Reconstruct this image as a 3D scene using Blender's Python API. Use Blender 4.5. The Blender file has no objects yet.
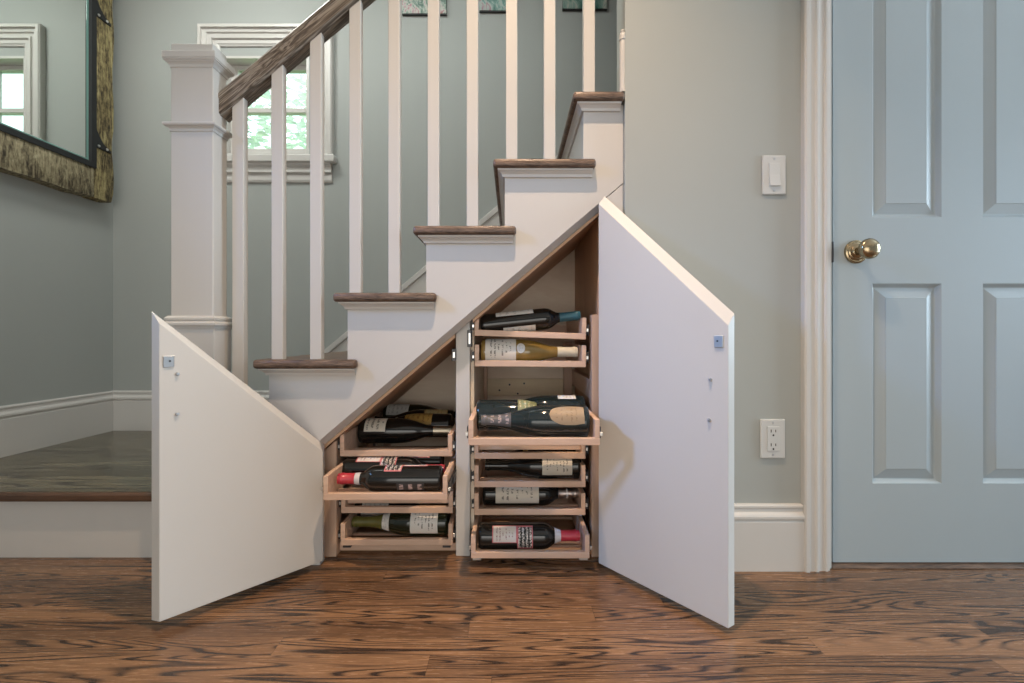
import bpy, bmesh, math, random
from mathutils import Vector, Matrix

random.seed(4)
S = bpy.context.scene
COL = S.collection
R = math.radians
F = 455.0            # focal length in pixels of the 1024 wide frame
CZ = 0.67            # camera height

# ------------------------------------------------------------------ helpers
def px(x, Y):        # photograph column -> X at depth Y
    return (x - 512.0) / F * Y
def pz(y, Y):        # photograph row -> Z at depth Y
    return CZ + (335.0 - y) / F * Y

def bx(bm, x0, x1, y0, y1, z0, z1, bev=0.0, seg=2):
    vs = [bm.verts.new(p) for p in ((x0,y0,z0),(x1,y0,z0),(x1,y1,z0),(x0,y1,z0),(x0,y0,z1),(x1,y0,z1),(x1,y1,z1),(x0,y1,z1))]
    fs = [bm.faces.new([vs[i] for i in f]) for f in ((3,2,1,0),(4,5,6,7),(0,1,5,4),(1,2,6,5),(2,3,7,6),(3,0,4,7))]
    if bev:
        es = list({e for f in fs for e in f.edges})
        bmesh.ops.bevel(bm, geom=es, offset=bev, segments=seg, affect='EDGES', profile=0.5)
    return vs

def prism(bm, pts, h, xf, bev=0.0, seg=2):
    """polygon pts (a,b) extruded along c from h[0] to h[1]; xf maps (a,b,c) to a point"""
    lo = [bm.verts.new(xf(a, b, h[0])) for a, b in pts]
    hi = [bm.verts.new(xf(a, b, h[1])) for a, b in pts]
    n = len(pts)
    fs = [bm.faces.new(lo), bm.faces.new(hi[::-1])]
    for i in range(n):
        j = (i+1) % n
        fs.append(bm.faces.new((lo[j], lo[i], hi[i], hi[j])))
    if bev:
        es = list({e for f in fs for e in f.edges})
        bmesh.ops.bevel(bm, geom=es, offset=bev, segments=seg, affect='EDGES', profile=0.5)

XY = lambda a, b, c: (a, b, c)
XZ = lambda a, b, c: (a, c, b)
YZ = lambda a, b, c: (c, a, b)

def sweep(bm, path, prof, xf=XY, closed=False):
    """mitred sweep: path in plane (a,b); profile (offset to the right of travel, c)"""
    n = len(path)
    P = [Vector(p) for p in path]
    rings = []
    for i in range(n):
        if closed:
            d0 = (P[i]-P[i-1]).normalized(); d1 = (P[(i+1) % n]-P[i]).normalized()
        else:
            d0 = (P[i]-P[i-1]).normalized() if i > 0 else None
            d1 = (P[i+1]-P[i]).normalized() if i < n-1 else None
            d0 = d0 or d1; d1 = d1 or d0
        n0 = Vector((d0.y, -d0.x)); n1 = Vector((d1.y, -d1.x))
        m = (n0+n1).normalized(); m = m / max(0.2, m.dot(n0))
        rings.append([bm.verts.new(xf(P[i].x+m.x*o, P[i].y+m.y*o, c)) for o, c in prof])
    k = len(prof)
    for i in range(n if closed else n-1):
        a, b = rings[i], rings[(i+1) % n]
        for j in range(k):
            q = (j+1) % k
            bm.faces.new((a[j], a[q], b[q], b[j]))
    if not closed:
        bm.faces.new(rings[0]); bm.faces.new(rings[-1][::-1])

def lathe(bm, prof, seg=32, xf=lambda a, u, v: (a, u, v), cap=True):
    """prof (a, r) around the a axis"""
    rings = []
    for a, r in prof:
        if r < 1e-6:
            rings.append([bm.verts.new(xf(a, 0, 0))])
        else:
            rings.append([bm.verts.new(xf(a, r*math.cos(2*math.pi*i/seg), r*math.sin(2*math.pi*i/seg))) for i in range(seg)])
    for A, B in zip(rings, rings[1:]):
        for i in range(seg):
            j = (i+1) % seg
            if len(A) == 1 and len(B) == 1: continue
            if len(A) == 1: bm.faces.new((A[0], B[j], B[i]))
            elif len(B) == 1: bm.faces.new((A[i], A[j], B[0]))
            else: bm.faces.new((A[i], A[j], B[j], B[i]))
    if cap:
        if len(rings[0]) > 1: bm.faces.new(rings[0])
        if len(rings[-1]) > 1: bm.faces.new(rings[-1][::-1])

def link(name, bm, mat, parent=None, smooth=False, origin=True, kind=None, recalc=True):
    if recalc: bmesh.ops.recalc_face_normals(bm, faces=bm.faces)
    c = Vector((0, 0, 0))
    if origin and bm.verts:
        lo = Vector([min(v.co[i] for v in bm.verts) for i in range(3)])
        hi = Vector([max(v.co[i] for v in bm.verts) for i in range(3)])
        c = Vector(((lo.x+hi.x)/2, (lo.y+hi.y)/2, lo.z))
        bmesh.ops.translate(bm, verts=bm.verts, vec=-c)
    me = bpy.data.meshes.new(name)
    bm.to_mesh(me); bm.free()
    me.materials.append(mat)
    if smooth:
        me.polygons.foreach_set('use_smooth', [True]*len(me.polygons))
        me.set_sharp_from_angle(angle=R(35))
    o = bpy.data.objects.new(name, me)
    COL.objects.link(o)
    o.location = c
    if parent is not None:
        o.parent = parent
        # world-space mesh under a parent that is only translated
        off = Vector((0, 0, 0)); p = parent
        while p is not None:
            off += p.location; p = p.parent
        o.location = c - off
    if kind: o['kind'] = kind
    return o

def local(name, bm, mat, parent, smooth=True, recalc=True):
    """mesh already in the parent's own frame"""
    if recalc: bmesh.ops.recalc_face_normals(bm, faces=bm.faces)
    me = bpy.data.meshes.new(name); bm.to_mesh(me); bm.free(); me.materials.append(mat)
    if smooth:
        me.polygons.foreach_set('use_smooth', [True]*len(me.polygons))
        me.set_sharp_from_angle(angle=R(40))
    o = bpy.data.objects.new(name, me); COL.objects.link(o); o.parent = parent
    return o

def thing(name, label, cat, loc=(0, 0, 0), group=None):
    o = bpy.data.objects.new(name, None); COL.objects.link(o); o.location = loc
    o.empty_display_size = 0.05
    o['label'] = label; o['category'] = cat
    if group: o['group'] = group
    return o
def tag(o, label, cat, group=None):
    o['label'] = label; o['category'] = cat
    if group: o['group'] = group
    return o
NB = bmesh.new

# ------------------------------------------------------------------ materials
class N:
    def __init__(s, name):
        s.m = bpy.data.materials.new(name); s.m.use_nodes = True
        s.t = s.m.node_tree; s.b = s.t.nodes['Principled BSDF']
    def n(s, typ, **kw):
        x = s.t.nodes.new(typ)
        for k, v in kw.items():
            if k.startswith('i_'):
                x.inputs[k[2:].replace('_', ' ')].default_value = v
            else: setattr(x, k, v)
        return x
    def l(s, a, b): s.t.links.new(a, b)
    def math(s, op, a, b=None, c=None):
        x = s.n('ShaderNodeMath', operation=op)
        for i, v in enumerate((a, b, c)):
            if v is None: continue
            if isinstance(v, (int, float)): x.inputs[i].default_value = v
            else: s.l(v, x.inputs[i])
        return x.outputs[0]
    def ramp(s, fac, stops):
        x = s.n('ShaderNodeValToRGB'); e = x.color_ramp.elements
        while len(e) < len(stops): e.new(0.5)
        for el, (p, c) in zip(e, stops): el.position = p; el.color = (*c, 1)
        s.l(fac, x.inputs[0]); return x.outputs[0]
    def mix(s, fac, a, b, mode='MIX'):
        x = s.n('ShaderNodeMix', data_type='RGBA', blend_type=mode)
        for sock, v in ((x.inputs[0], fac), (x.inputs[6], a), (x.inputs[7], b)):
            if isinstance(v, (int, float)): sock.default_value = v
            elif isinstance(v, tuple): sock.default_value = (*v, 1)
            else: s.l(v, sock)
        return x.outputs[2]
    def noise(s, vec, scale, detail=3, rough=0.5, dist=0.0):
        x = s.n('ShaderNodeTexNoise'); x.inputs['Scale'].default_value = scale
        x.inputs['Detail'].default_value = detail; x.inputs['Roughness'].default_value = rough
        x.inputs['Distortion'].default_value = dist
        if vec is not None: s.l(vec, x.inputs['Vector'])
        return x.outputs[0]
    def coord(s, scale=(1, 1, 1), which='Object'):
        t = s.n('ShaderNodeTexCoord'); m = s.n('ShaderNodeMapping'); m.inputs['Scale'].default_value = scale
        s.l(t.outputs[which], m.inputs['Vector']); return m.outputs[0]
    def bump(s, h, strength=0.2, dist=0.01):
        x = s.n('ShaderNodeBump'); x.inputs['Strength'].default_value = strength; x.inputs['Distance'].default_value = dist
        s.l(h, x.inputs['Height']); s.l(x.outputs[0], s.b.inputs['Normal'])

def paint(name, col, rough=0.5, var=0.03, coat=0.0):
    k = N(name)
    v = k.noise(k.coord(), 3.0, 4)
    k.l(k.mix(v, tuple(c*(1-var) for c in col), tuple(min(1, c*(1+var)) for c in col)), k.b.inputs['Base Color'])
    k.b.inputs['Roughness'].default_value = rough
    k.bump(k.noise(k.coord(), 220, 2), 0.04, 0.002)
    if coat: k.b.inputs['Coat Weight'].default_value = coat
    return k.m

def metal(name, col, rough=0.3):
    k = N(name); k.b.inputs['Metallic'].default_value = 1
    v = k.noise(k.coord(), 30, 3)
    k.l(k.mix(v, tuple(c*.85 for c in col), col), k.b.inputs['Base Color'])
    k.b.inputs['Roughness'].default_value = rough
    return k.m

def wood(name, light, dark, axis='X', stretch=10, scale=8, rough=0.45, contrast=(0.35, 0.7), fine=0.25, rings=0.0):
    k = N(name)
    sc = {'X': (1, stretch, stretch), 'Y': (stretch, 1, stretch), 'Z': (stretch, stretch, 1)}[axis]
    vec = k.coord(sc)
    a = k.noise(vec, scale*0.35, 4, 0.6, 0.6)
    f = k.noise(vec, scale*3.0, 4, 0.7)
    if rings:
        sn = k.math('SINE', k.math('MULTIPLY', a, rings))
        a = k.math('ADD', k.math('MULTIPLY', a, 0.5), k.math('MULTIPLY_ADD', sn, 0.14, 0.25))
    h = k.math('ADD', k.math('MULTIPLY', a, 1-fine), k.math('MULTIPLY', f, fine))
    k.l(k.ramp(h, [(contrast[0], dark), (contrast[1], light)]), k.b.inputs['Base Color'])
    k.b.inputs['Roughness'].default_value = rough
    k.bump(f, 0.08, 0.002)
    return k.m

def plank_floor(name, light, mid, dark, plank=0.0572, K=140.0, rough=0.25, tint_var=0.35):
    """strip oak floor, boards running along X, cathedral grain from the contours of a stretched noise"""
    k = N(name)
    t = k.n('ShaderNodeTexCoord'); sp = k.n('ShaderNodeSeparateXYZ'); k.l(t.outputs['Object'], sp.inputs[0])
    X, Y = sp.outputs[0], sp.outputs[1]
    row = k.math('FLOOR', k.math('DIVIDE', Y, plank))
    fy = k.math('FRACT', k.math('DIVIDE', Y, plank))
    wn = k.n('ShaderNodeTexWhiteNoise', noise_dimensions='1D'); k.l(row, wn.inputs['W'])
    xs = k.math('ADD', X, k.math('MULTIPLY', wn.outputs[0], 7.3))
    bd = k.math('FLOOR', k.math('DIVIDE', xs, 1.15))
    wn2 = k.n('ShaderNodeTexWhiteNoise', noise_dimensions='2D')
    cv = k.n('ShaderNodeCombineXYZ'); k.l(row, cv.inputs[0]); k.l(bd, cv.inputs[1]); k.l(cv.outputs[0], wn2.inputs['Vector'])
    wc = k.n('ShaderNodeSeparateColor'); k.l(wn2.outputs[1], wc.inputs[0])
    g = k.n('ShaderNodeCombineXYZ')
    k.l(k.math('MULTIPLY_ADD', xs, 1.15, k.math('MULTIPLY', wn2.outputs[0], 31.0)), g.inputs[0])
    k.l(k.math('MULTIPLY', Y, 15.0), g.inputs[1]); k.l(k.math('MULTIPLY', row, 5.7), g.inputs[2])
    h = k.noise(g.outputs[0], 1.0, 1.5, 0.4, 0.25)
    g2 = k.n('ShaderNodeCombineXYZ'); k.l(k.math('MULTIPLY', xs, 14.0), g2.inputs[0]); k.l(k.math('MULTIPLY', Y, 190.0), g2.inputs[1]); k.l(row, g2.inputs[2])
    fine = k.noise(g2.outputs[0], 1.0, 3, 0.65)
    g3 = k.n('ShaderNodeCombineXYZ'); k.l(k.math('MULTIPLY', xs, 55.0), g3.inputs[0]); k.l(k.math('MULTIPLY', Y, 300.0), g3.inputs[1]); k.l(row, g3.inputs[2])
    pore = k.noise(g3.outputs[0], 1.0, 2, 0.6)
    sn = k.math('MULTIPLY_ADD', k.math('SINE', k.math('MULTIPLY', h, K)), 0.5, 0.5)
    line = k.math('POWER', sn, 3.2)
    patch = k.noise(g.outputs[0], 0.9, 1)
    pm = k.n('ShaderNodeMapRange'); pm.inputs[1].default_value = 0.34; pm.inputs[2].default_value = 0.50; k.l(patch, pm.inputs[0])
    line = k.math('MULTIPLY', line, k.math('MULTIPLY_ADD', pm.outputs[0], 0.85, 0.15))
    line = k.math('MULTIPLY', line, k.math('MULTIPLY_ADD', fine, 1.3, k.math('MULTIPLY_ADD', pore, 0.7, -0.1)))
    base = k.ramp(k.math('ADD', k.math('MULTIPLY', fine, 0.7), k.math('MULTIPLY_ADD', wc.outputs[0], tint_var, k.math('MULTIPLY_ADD', pore, 0.3, -tint_var*0.5))), [(0.30, mid), (0.70, light)])
    ln = k.n('ShaderNodeClamp'); k.l(k.math('MULTIPLY', line, 1.25), ln.inputs[0])
    c = k.mix(ln.outputs[0], base, dark)
    seam = k.math('LESS_THAN', k.math('MINIMUM', fy, k.math('SUBTRACT', 1.0, fy)), 0.008)
    fx = k.math('FRACT', k.math('DIVIDE', xs, 1.15))
    seam = k.math('MAXIMUM', seam, k.math('LESS_THAN', fx, 0.0010))
    k.l(k.mix(k.math('MULTIPLY', seam, 0.55), c, dark), k.b.inputs['Base Color'])
    k.l(k.math('MULTIPLY_ADD', fine, 0.14, rough-0.06), k.b.inputs['Roughness'])
    k.bump(k.math('SUBTRACT', fine, line), 0.06, 0.002)
    return k.m

M = {}
M['wall'] = paint('wall_paint', (0.36, 0.378, 0.364), 0.6)
M['ceil'] = paint('ceiling_paint', (0.78, 0.78, 0.76), 0.7)
M['white'] = paint('white_trim_paint', (0.575, 0.555, 0.53), 0.38)
M['doorw'] = paint('white_door_paint', (0.365, 0.42, 0.45), 0.42)
M['plate'] = paint('white_plastic', (0.56, 0.565, 0.555), 0.3, 0.01)
M['floor'] = plank_floor('oak_floor', (0.26, 0.138, 0.070), (0.11, 0.057, 0.030), (0.034, 0.020, 0.014))
M['landing'] = plank_floor('oak_landing', (0.165, 0.142, 0.092), (0.09, 0.076, 0.049), (0.036, 0.029, 0.02), rough=0.24, K=60)
M['tread'] = wood('oak_tread', (0.23, 0.148, 0.102), (0.040, 0.024, 0.017), 'X', 12, 12, 0.4, (0.40, 0.62), 0.6)
M['nosing'] = wood('oak_landing_nosing', (0.16, 0.085, 0.050), (0.04, 0.02, 0.012), 'X', 12, 9, 0.3, (0.3, 0.7), 0.4)
M['maple'] = wood('maple', (0.76, 0.54, 0.41), (0.54, 0.35, 0.25), 'X', 9, 9, 0.42, (0.3, 0.7), 0.3)
M['mapleY'] = wood('maple_side', (0.76, 0.54, 0.41), (0.54, 0.35, 0.25), 'Y', 9, 9, 0.42, (0.3, 0.7), 0.3)
M['mapleZ'] = wood('maple_stile', (0.66, 0.47, 0.35), (0.48, 0.31, 0.22), 'Z', 9, 9, 0.45, (0.3, 0.7), 0.3)
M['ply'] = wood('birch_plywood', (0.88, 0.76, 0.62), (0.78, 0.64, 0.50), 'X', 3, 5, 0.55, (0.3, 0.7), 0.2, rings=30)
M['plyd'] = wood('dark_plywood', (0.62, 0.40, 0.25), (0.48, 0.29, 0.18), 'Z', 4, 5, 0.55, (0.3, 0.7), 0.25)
M['pine'] = wood('pine_cleat', (0.80, 0.68, 0.48), (0.66, 0.53, 0.35), 'X', 8, 6, 0.5, (0.3, 0.7), 0.2)
M['steel'] = metal('zinc_steel', (0.55, 0.57, 0.60), 0.42)
M['zinc'] = metal('bright_zinc', (0.80, 0.80, 0.78), 0.3)
M['dsteel'] = metal('dark_steel', (0.10, 0.10, 0.105), 0.45)
M['brass'] = metal('antique_brass', (0.42, 0.33, 0.21), 0.22)
M['iron'] = paint('black_iron', (0.008, 0.009, 0.010), 0.6, 0.1)
M['black'] = paint('black_edge', (0.02, 0.02, 0.022), 0.4)
M['slot'] = paint('dark_slot', (0.015, 0.015, 0.015), 0.6)

k = N('weathered_oak_rail')
vec = k.coord((1, 14, 14)); a = k.noise(vec, 2.2, 4, 0.6, 1.0); f = k.noise(vec, 14, 4, 0.7, 0.3)
sn = k.math('MULTIPLY_ADD', k.math('SINE', k.math('MULTIPLY', a, 46.0)), 0.5, 0.5)
h = k.math('ADD', k.math('MULTIPLY', sn, 0.45), k.math('MULTIPLY', f, 0.55))
k.l(k.ramp(h, [(0.2, (0.06, 0.043, 0.031)), (0.5, (0.19, 0.148, 0.112)), (0.8, (0.36, 0.31, 0.255))]), k.b.inputs['Base Color'])
k.b.inputs['Roughness'].default_value = 0.36; k.bump(f, 0.08, 0.002); M['rail'] = k.m

k = N('barn_wood')
vec = k.coord((6, 6, 1)); a = k.noise(vec, 9, 5, 0.7, 0.6); f = k.noise(k.coord((9, 9, 1.2)), 16, 5, 0.75, 0.4); sp = k.noise(k.coord(), 45, 4, 0.7)
h = k.math('ADD', k.math('MULTIPLY', a, 0.4), k.math('ADD', k.math('MULTIPLY', f, 0.4), k.math('MULTIPLY', sp, 0.2)))
k.l(k.ramp(h, [(0.42, (0.026, 0.019, 0.009)), (0.48, (0.14, 0.107, 0.047)), (0.55, (0.30, 0.25, 0.115)), (0.66, (0.46, 0.40, 0.21))]), k.b.inputs['Base Color'])
k.b.inputs['Roughness'].default_value = 0.75; k.bump(h, 0.5, 0.006); M['barn'] = k.m
k = N('barn_wood_bottom')
vec = k.coord((1, 1, 1)); a = k.noise(k.coord((6, 6, 1)), 9, 5, 0.7, 0.6); sp = k.noise(k.coord((2.5, 2.5, 1)), 28, 5, 0.75, .4)
h = k.math('ADD', k.math('MULTIPLY', a, 0.5), k.math('MULTIPLY', sp, 0.5))
k.l(k.ramp(h, [(0.40, (0.035, 0.025, 0.015)), (0.47, (0.16, 0.13, 0.075)), (0.55, (0.31, 0.265, 0.16)), (0.66, (0.48, 0.43, 0.29))]), k.b.inputs['Base Color'])
k.b.inputs['Roughness'].default_value = 0.75; k.bump(h, 0.5, 0.006); M['barnb'] = k.m

k = N('mirror_silver'); k.b.inputs['Metallic'].default_value = 1; k.b.inputs['Roughness'].default_value = 0.015
k.l(k.mix(k.noise(k.coord(), 2, 1), (0.76, 0.80, 0.77), (0.78, 0.82, 0.79)), k.b.inputs['Base Color']); M['mirror'] = k.m
k = N('mirror_glass_edge'); k.l(k.mix(k.noise(k.coord(), 6, 1), (0.10, 0.20, 0.18), (0.14, 0.26, 0.23)), k.b.inputs['Base Color']); k.b.inputs['Roughness'].default_value = 0.1; M['gedge'] = k.m

k = N('window_glass')
tr = k.n('ShaderNodeBsdfTransparent'); tr.inputs[0].default_value = (0.93, 0.98, 0.97, 1)
gl = k.n('ShaderNodeBsdfGlossy'); gl.inputs['Roughness'].default_value = 0.02
fr = k.n('ShaderNodeLayerWeight'); frs = k.math('MULTIPLY_ADD', k.math('POWER', fr.outputs['Facing'], 5.0), 0.8, 0.035)
ms = k.n('ShaderNodeMixShader'); k.l(frs, ms.inputs[0]); k.l(tr.outputs[0], ms.inputs[1]); k.l(gl.outputs[0], ms.inputs[2])
k.l(ms.outputs[0], k.t.nodes['Material Output'].inputs[0]); M['glass'] = k.m

def glassy(name, col, col2, rough=0.07):
    k = N(name); v = k.noise(k.coord((8, 1, 1)), 6, 2)
    k.l(k.mix(v, col, col2), k.b.inputs['Base Color']); k.b.inputs['Roughness'].default_value = rough
    k.b.inputs['IOR'].default_value = 1.45; k.b.inputs['Coat Weight'].default_value = 0.25; k.b.inputs['Coat Roughness'].default_value = 0.04
    return k.m
M['bk'] = glassy('dark_bottle_glass', (0.006, 0.006, 0.006), (0.012, 0.011, 0.009))
M['gr'] = glassy('dark_green_glass', (0.008, 0.011, 0.005), (0.016, 0.02, 0.008))
M['ol'] = glassy('olive_foil', (0.10, 0.095, 0.022), (0.16, 0.15, 0.04), 0.25)
M['champ'] = glassy('dark_teal_glass', (0.008, 0.013, 0.014), (0.014, 0.024, 0.026), 0.06)
k = N('amber_wine_glass'); v = k.noise(k.coord((5, 1, 1)), 8, 2)
k.l(k.mix(v, (0.16, 0.10, 0.022), (0.34, 0.22, 0.06)), k.b.inputs['Base Color'])
k.b.inputs['Roughness'].default_value = 0.06; k.b.inputs['Coat Weight'].default_value = 0.5; M['amber'] = k.m
M['teal'] = paint('teal_foil', (0.018, 0.10, 0.14), 0.35, 0.1)
M['cream'] = paint('cream_foil', (0.66, 0.62, 0.52), 0.45, 0.08)
M['red'] = paint('red_foil', (0.48, 0.035, 0.055), 0.32, 0.12)
M['silver'] = paint('pale_ring', (0.62, 0.60, 0.62), 0.3, 0.05)
M['pewter'] = metal('pewter_foil', (0.42, 0.36, 0.34), 0.35)
M['tanfoil'] = metal('champagne_foil', (0.52, 0.46, 0.36), 0.4)

def label_mat(name, bg, ink=(0.08, 0.07, 0.06), rows=7, cols=26, amount=0.75, border=None, thresh=0.5, lo=0.1, hi=0.9):
    """printed paper: lines of small unreadable type run around the bottle"""
    k = N(name)
    uv = k.n('ShaderNodeTexCoord'); sp = k.n('ShaderNodeSeparateXYZ'); k.l(uv.outputs['UV'], sp.inputs[0])
    u, v = sp.outputs[0], sp.outputs[1]
    ur = k.math('MULTIPLY', u, float(rows)); row = k.math('FLOOR', ur); fr = k.math('FRACT', ur)
    band = k.math('MULTIPLY', k.math('GREATER_THAN', fr, 0.28), k.math('LESS_THAN', fr, 0.72))
    cv = k.n('ShaderNodeCombineXYZ'); k.l(k.math('MULTIPLY', v, float(cols)), cv.inputs[0]); k.l(k.math('MULTIPLY', row, 3.7), cv.inputs[1])
    k.l(k.math('MULTIPLY', fr, 1.6), cv.inputs[2])
    let = k.math('GREATER_THAN', k.noise(cv.outputs[0], 1.0, 1), thresh)
    wn = k.n('ShaderNodeTexWhiteNoise', noise_dimensions='1D'); k.l(k.math('ADD', row, 0.37), wn.inputs['W'])
    half = k.math('MULTIPLY_ADD', wn.outputs[0], 0.30, 0.10)
    inr = k.math('LESS_THAN', k.math('ABSOLUTE', k.math('SUBTRACT', v, 0.5)), half)
    mu = k.math('MULTIPLY', k.math('GREATER_THAN', u, lo), k.math('LESS_THAN', u, hi))
    fac = k.math('MULTIPLY', k.math('MULTIPLY', band, let), k.math('MULTIPLY', inr, mu))
    c = k.mix(k.math('MULTIPLY', fac, amount), bg, ink)
    if border:
        e = k.math('MINIMUM', k.math('MINIMUM', u, k.math('SUBTRACT', 1.0, u)), k.math('MINIMUM', v, k.math('SUBTRACT', 1.0, v)))
        c = k.mix(k.math('LESS_THAN', e, 0.045), c, border)
    k.l(c, k.b.inputs['Base Color']); k.b.inputs['Roughness'].default_value = 0.5
    return k.m
def check_mat(name):
    """black label with rows of white script inside a pink border"""
    k = N(name)
    uv = k.n('ShaderNodeTexCoord'); sp = k.n('ShaderNodeSeparateXYZ'); k.l(uv.outputs['UV'], sp.inputs[0])
    u, v = sp.outputs[0], sp.outputs[1]
    fr = k.math('FRACT', k.math('MULTIPLY', u, 4.0)); band = k.math('MULTIPLY', k.math('GREATER_THAN', fr, 0.2), k.math('LESS_THAN', fr, 0.8))
    cv = k.n('ShaderNodeCombineXYZ'); k.l(k.math('MULTIPLY', v, 15.0), cv.inputs[0]); k.l(k.math('MULTIPLY', u, 15.0), cv.inputs[1])
    let = k.math('GREATER_THAN', k.noise(cv.outputs[0], 1.0, 1), 0.5)
    e = k.math('MINIMUM', k.math('MINIMUM', u, k.math('SUBTRACT', 1.0, u)), k.math('MINIMUM', v, k.math('SUBTRACT', 1.0, v)))
    c = k.mix(k.math('MULTIPLY', band, let), (0.012, 0.012, 0.012), (0.72, 0.66, 0.60))
    c = k.mix(k.math('LESS_THAN', e, 0.07), c, (0.55, 0.16, 0.17))
    k.l(c, k.b.inputs['Base Color']); k.b.inputs['Roughness'].default_value = 0.5
    return k.m
L = {
 'beige': label_mat('beige_label', (0.60, 0.55, 0.47), rows=9, cols=18),
 'white': label_mat('white_label', (0.72, 0.70, 0.66), rows=8, cols=20),
 'plain': label_mat('plain_white_label', (0.68, 0.67, 0.64), rows=5, cols=10, amount=0.35),
 'cream': label_mat('cream_label', (0.66, 0.60, 0.44), rows=8, cols=20, amount=.6),
 'grey': label_mat('pink_edged_label', (0.66, 0.61, 0.57), ink=(0.25, 0.08, 0.08), rows=8, cols=22, border=(0.55, 0.16, 0.17)),
 'big': label_mat('large_type_label', (0.62, 0.58, 0.50), rows=4, cols=13, thresh=0.47),
 'yellow': label_mat('yellow_label', (0.58, 0.50, 0.26), ink=(0.35, 0.26, 0.1), rows=6, cols=12, amount=.5, border=(0.30, 0.24, 0.10)),
 'gold': label_mat('gold_label', (0.42, 0.26, 0.07), ink=(0.16, 0.07, 0.02), rows=5, cols=9, amount=.7),
 'shield': label_mat('tan_shield_label', (0.31, 0.22, 0.135), ink=(0.2, 0.13, 0.07), rows=7, cols=20, amount=.6, lo=.2),
 'dark': label_mat('dark_label', (0.03, 0.028, 0.028), ink=(0.5, 0.38, 0.36), rows=3, cols=13, amount=.8, thresh=.45, lo=0.0, hi=1.0),
 'neck': label_mat('grey_neck_label', (0.085, 0.08, 0.082), ink=(0.42, 0.33, 0.31), rows=4, cols=12, amount=.8, lo=0.0, hi=1.0),
 'seal': label_mat('green_gold_label', (0.20, 0.22, 0.11), ink=(0.55, 0.50, 0.32), rows=4, cols=8, amount=.8, lo=0.0, hi=1.0),
 'check': check_mat('script_label'),
}
def art(name, stops, sc):
    k = N(name); a = k.noise(k.coord((1, 1, 0.6)), sc, 5, 0.65, 1.2)
    k.l(k.ramp(a, stops), k.b.inputs['Base Color']); k.b.inputs['Roughness'].default_value = 0.55; return k.m
M['art1'] = art('floral_canvas', [(0.36, (0.03, 0.09, 0.07)), (0.45, (0.20, 0.28, 0.24)), (0.53, (0.50, 0.52, 0.47)), (0.60, (0.42, 0.20, 0.26)), (0.68, (0.36, 0.26, 0.10))], 24)
M['art2'] = art('pink_teal_canvas', [(0.36, (0.05, 0.15, 0.13)), (0.46, (0.17, 0.30, 0.27)), (0.53, (0.40, 0.47, 0.44)), (0.60, (0.36, 0.20, 0.24))], 18)
M['art3'] = art('green_canvas', [(0.36, (0.02, 0.10, 0.08)), (0.46, (0.10, 0.20, 0.17)), (0.55, (0.24, 0.33, 0.29)), (0.64, (0.45, 0.42, 0.38))], 16)
k = N('leaf'); k.l(k.ramp(k.noise(k.coord(), 3, 3), [(0.35, (0.56, 0.68, 0.60)), (0.65, (0.82, 0.88, 0.82))]), k.b.inputs['Base Color']); k.b.inputs['Roughness'].default_value = .5; M['leaf'] = k.m
k = N('bark'); k.l(k.ramp(k.noise(k.coord((4, 4, 1)), 8, 4), [(0.35, (0.08, 0.06, 0.04)), (0.65, (0.24, 0.19, 0.14))]), k.b.inputs['Base Color']); M['bark'] = k.m
k = N('lawn'); k.l(k.ramp(k.noise(k.coord(), 6, 5), [(0.35, (0.07, 0.15, 0.04)), (0.65, (0.18, 0.30, 0.10))]), k.b.inputs['Base Color']); M['lawn'] = k.m

# ------------------------------------------------------------------ key planes
FL = 0.006           # floor level
YW = 1.293           # face of the wall with the door
YS = 1.313           # face of the stringer panel
YB = 2.217           # back wall behind the stair
XL = -1.944          # left wall
XC = 0.3211          # corner where the right wall starts
ZC = 2.60
LAND = 0.207
RUN, RISE = 0.2268, 0.1900
TL = [-0.7344 + RUN*i for i in range(-1, 7)]        # left end of tread i-1
TZ = [0.600 + RISE*i for i in range(-1, 7)]         # its top
RX = [-0.7012 + RUN*i for i in range(-1, 7)]        # its riser
def diag(x):         # lower edge of the stringer panel
    return 0.367 + (1.108-0.367)/(0.3185+0.554)*(x+0.554)

# ------------------------------------------------------------------ room shell
bm = NB(); bx(bm, -4.2, 4.2, -4.0, 2.34, -0.1, FL)
link('floor', bm, M['floor'], kind='structure')
bm = NB(); bx(bm, -4.2, 4.2, -3.2, 2.34, ZC, ZC+0.1)
link('ceiling', bm, M['ceil'], kind='structure')
bm = NB(); bx(bm, XL-0.12, XL, -0.6, 2.34, 0, ZC)
link('wall_left', bm, M['wall'], kind='structure')
# back wall with the window opening
WX0, WX1, WZ0, WZ1 = -1.42, -0.99, 1.545, 2.03
bm = NB()
bx(bm, XL, WX0, YB, YB+0.12, 0, ZC); bx(bm, WX1, 3.4, YB, YB+0.12, 0, ZC)
bx(bm, WX0, WX1, YB, YB+0.12, 0, WZ0); bx(bm, WX0, WX1, YB, YB+0.12, WZ1, ZC)
link('wall_back', bm, M['wall'], kind='structure')
# right wall with the door opening
DX0, DX1, DZ = 0.902, 1.700, 2.055
bm = NB()
bx(bm, XC, DX0, YW, YW+0.10, 0, ZC); bx(bm, DX0, DX1, YW, YW+0.10, DZ, ZC); bx(bm, DX1, 4.2, YW, YW+0.10, 0, ZC)
link('wall_right', bm, M['wall'], kind='structure')
bm = NB(); bx(bm, 3.4, 3.5, YW+0.10, 2.34, 0, ZC)
link('wall_side', bm, M['wall'], kind='structure')

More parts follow.
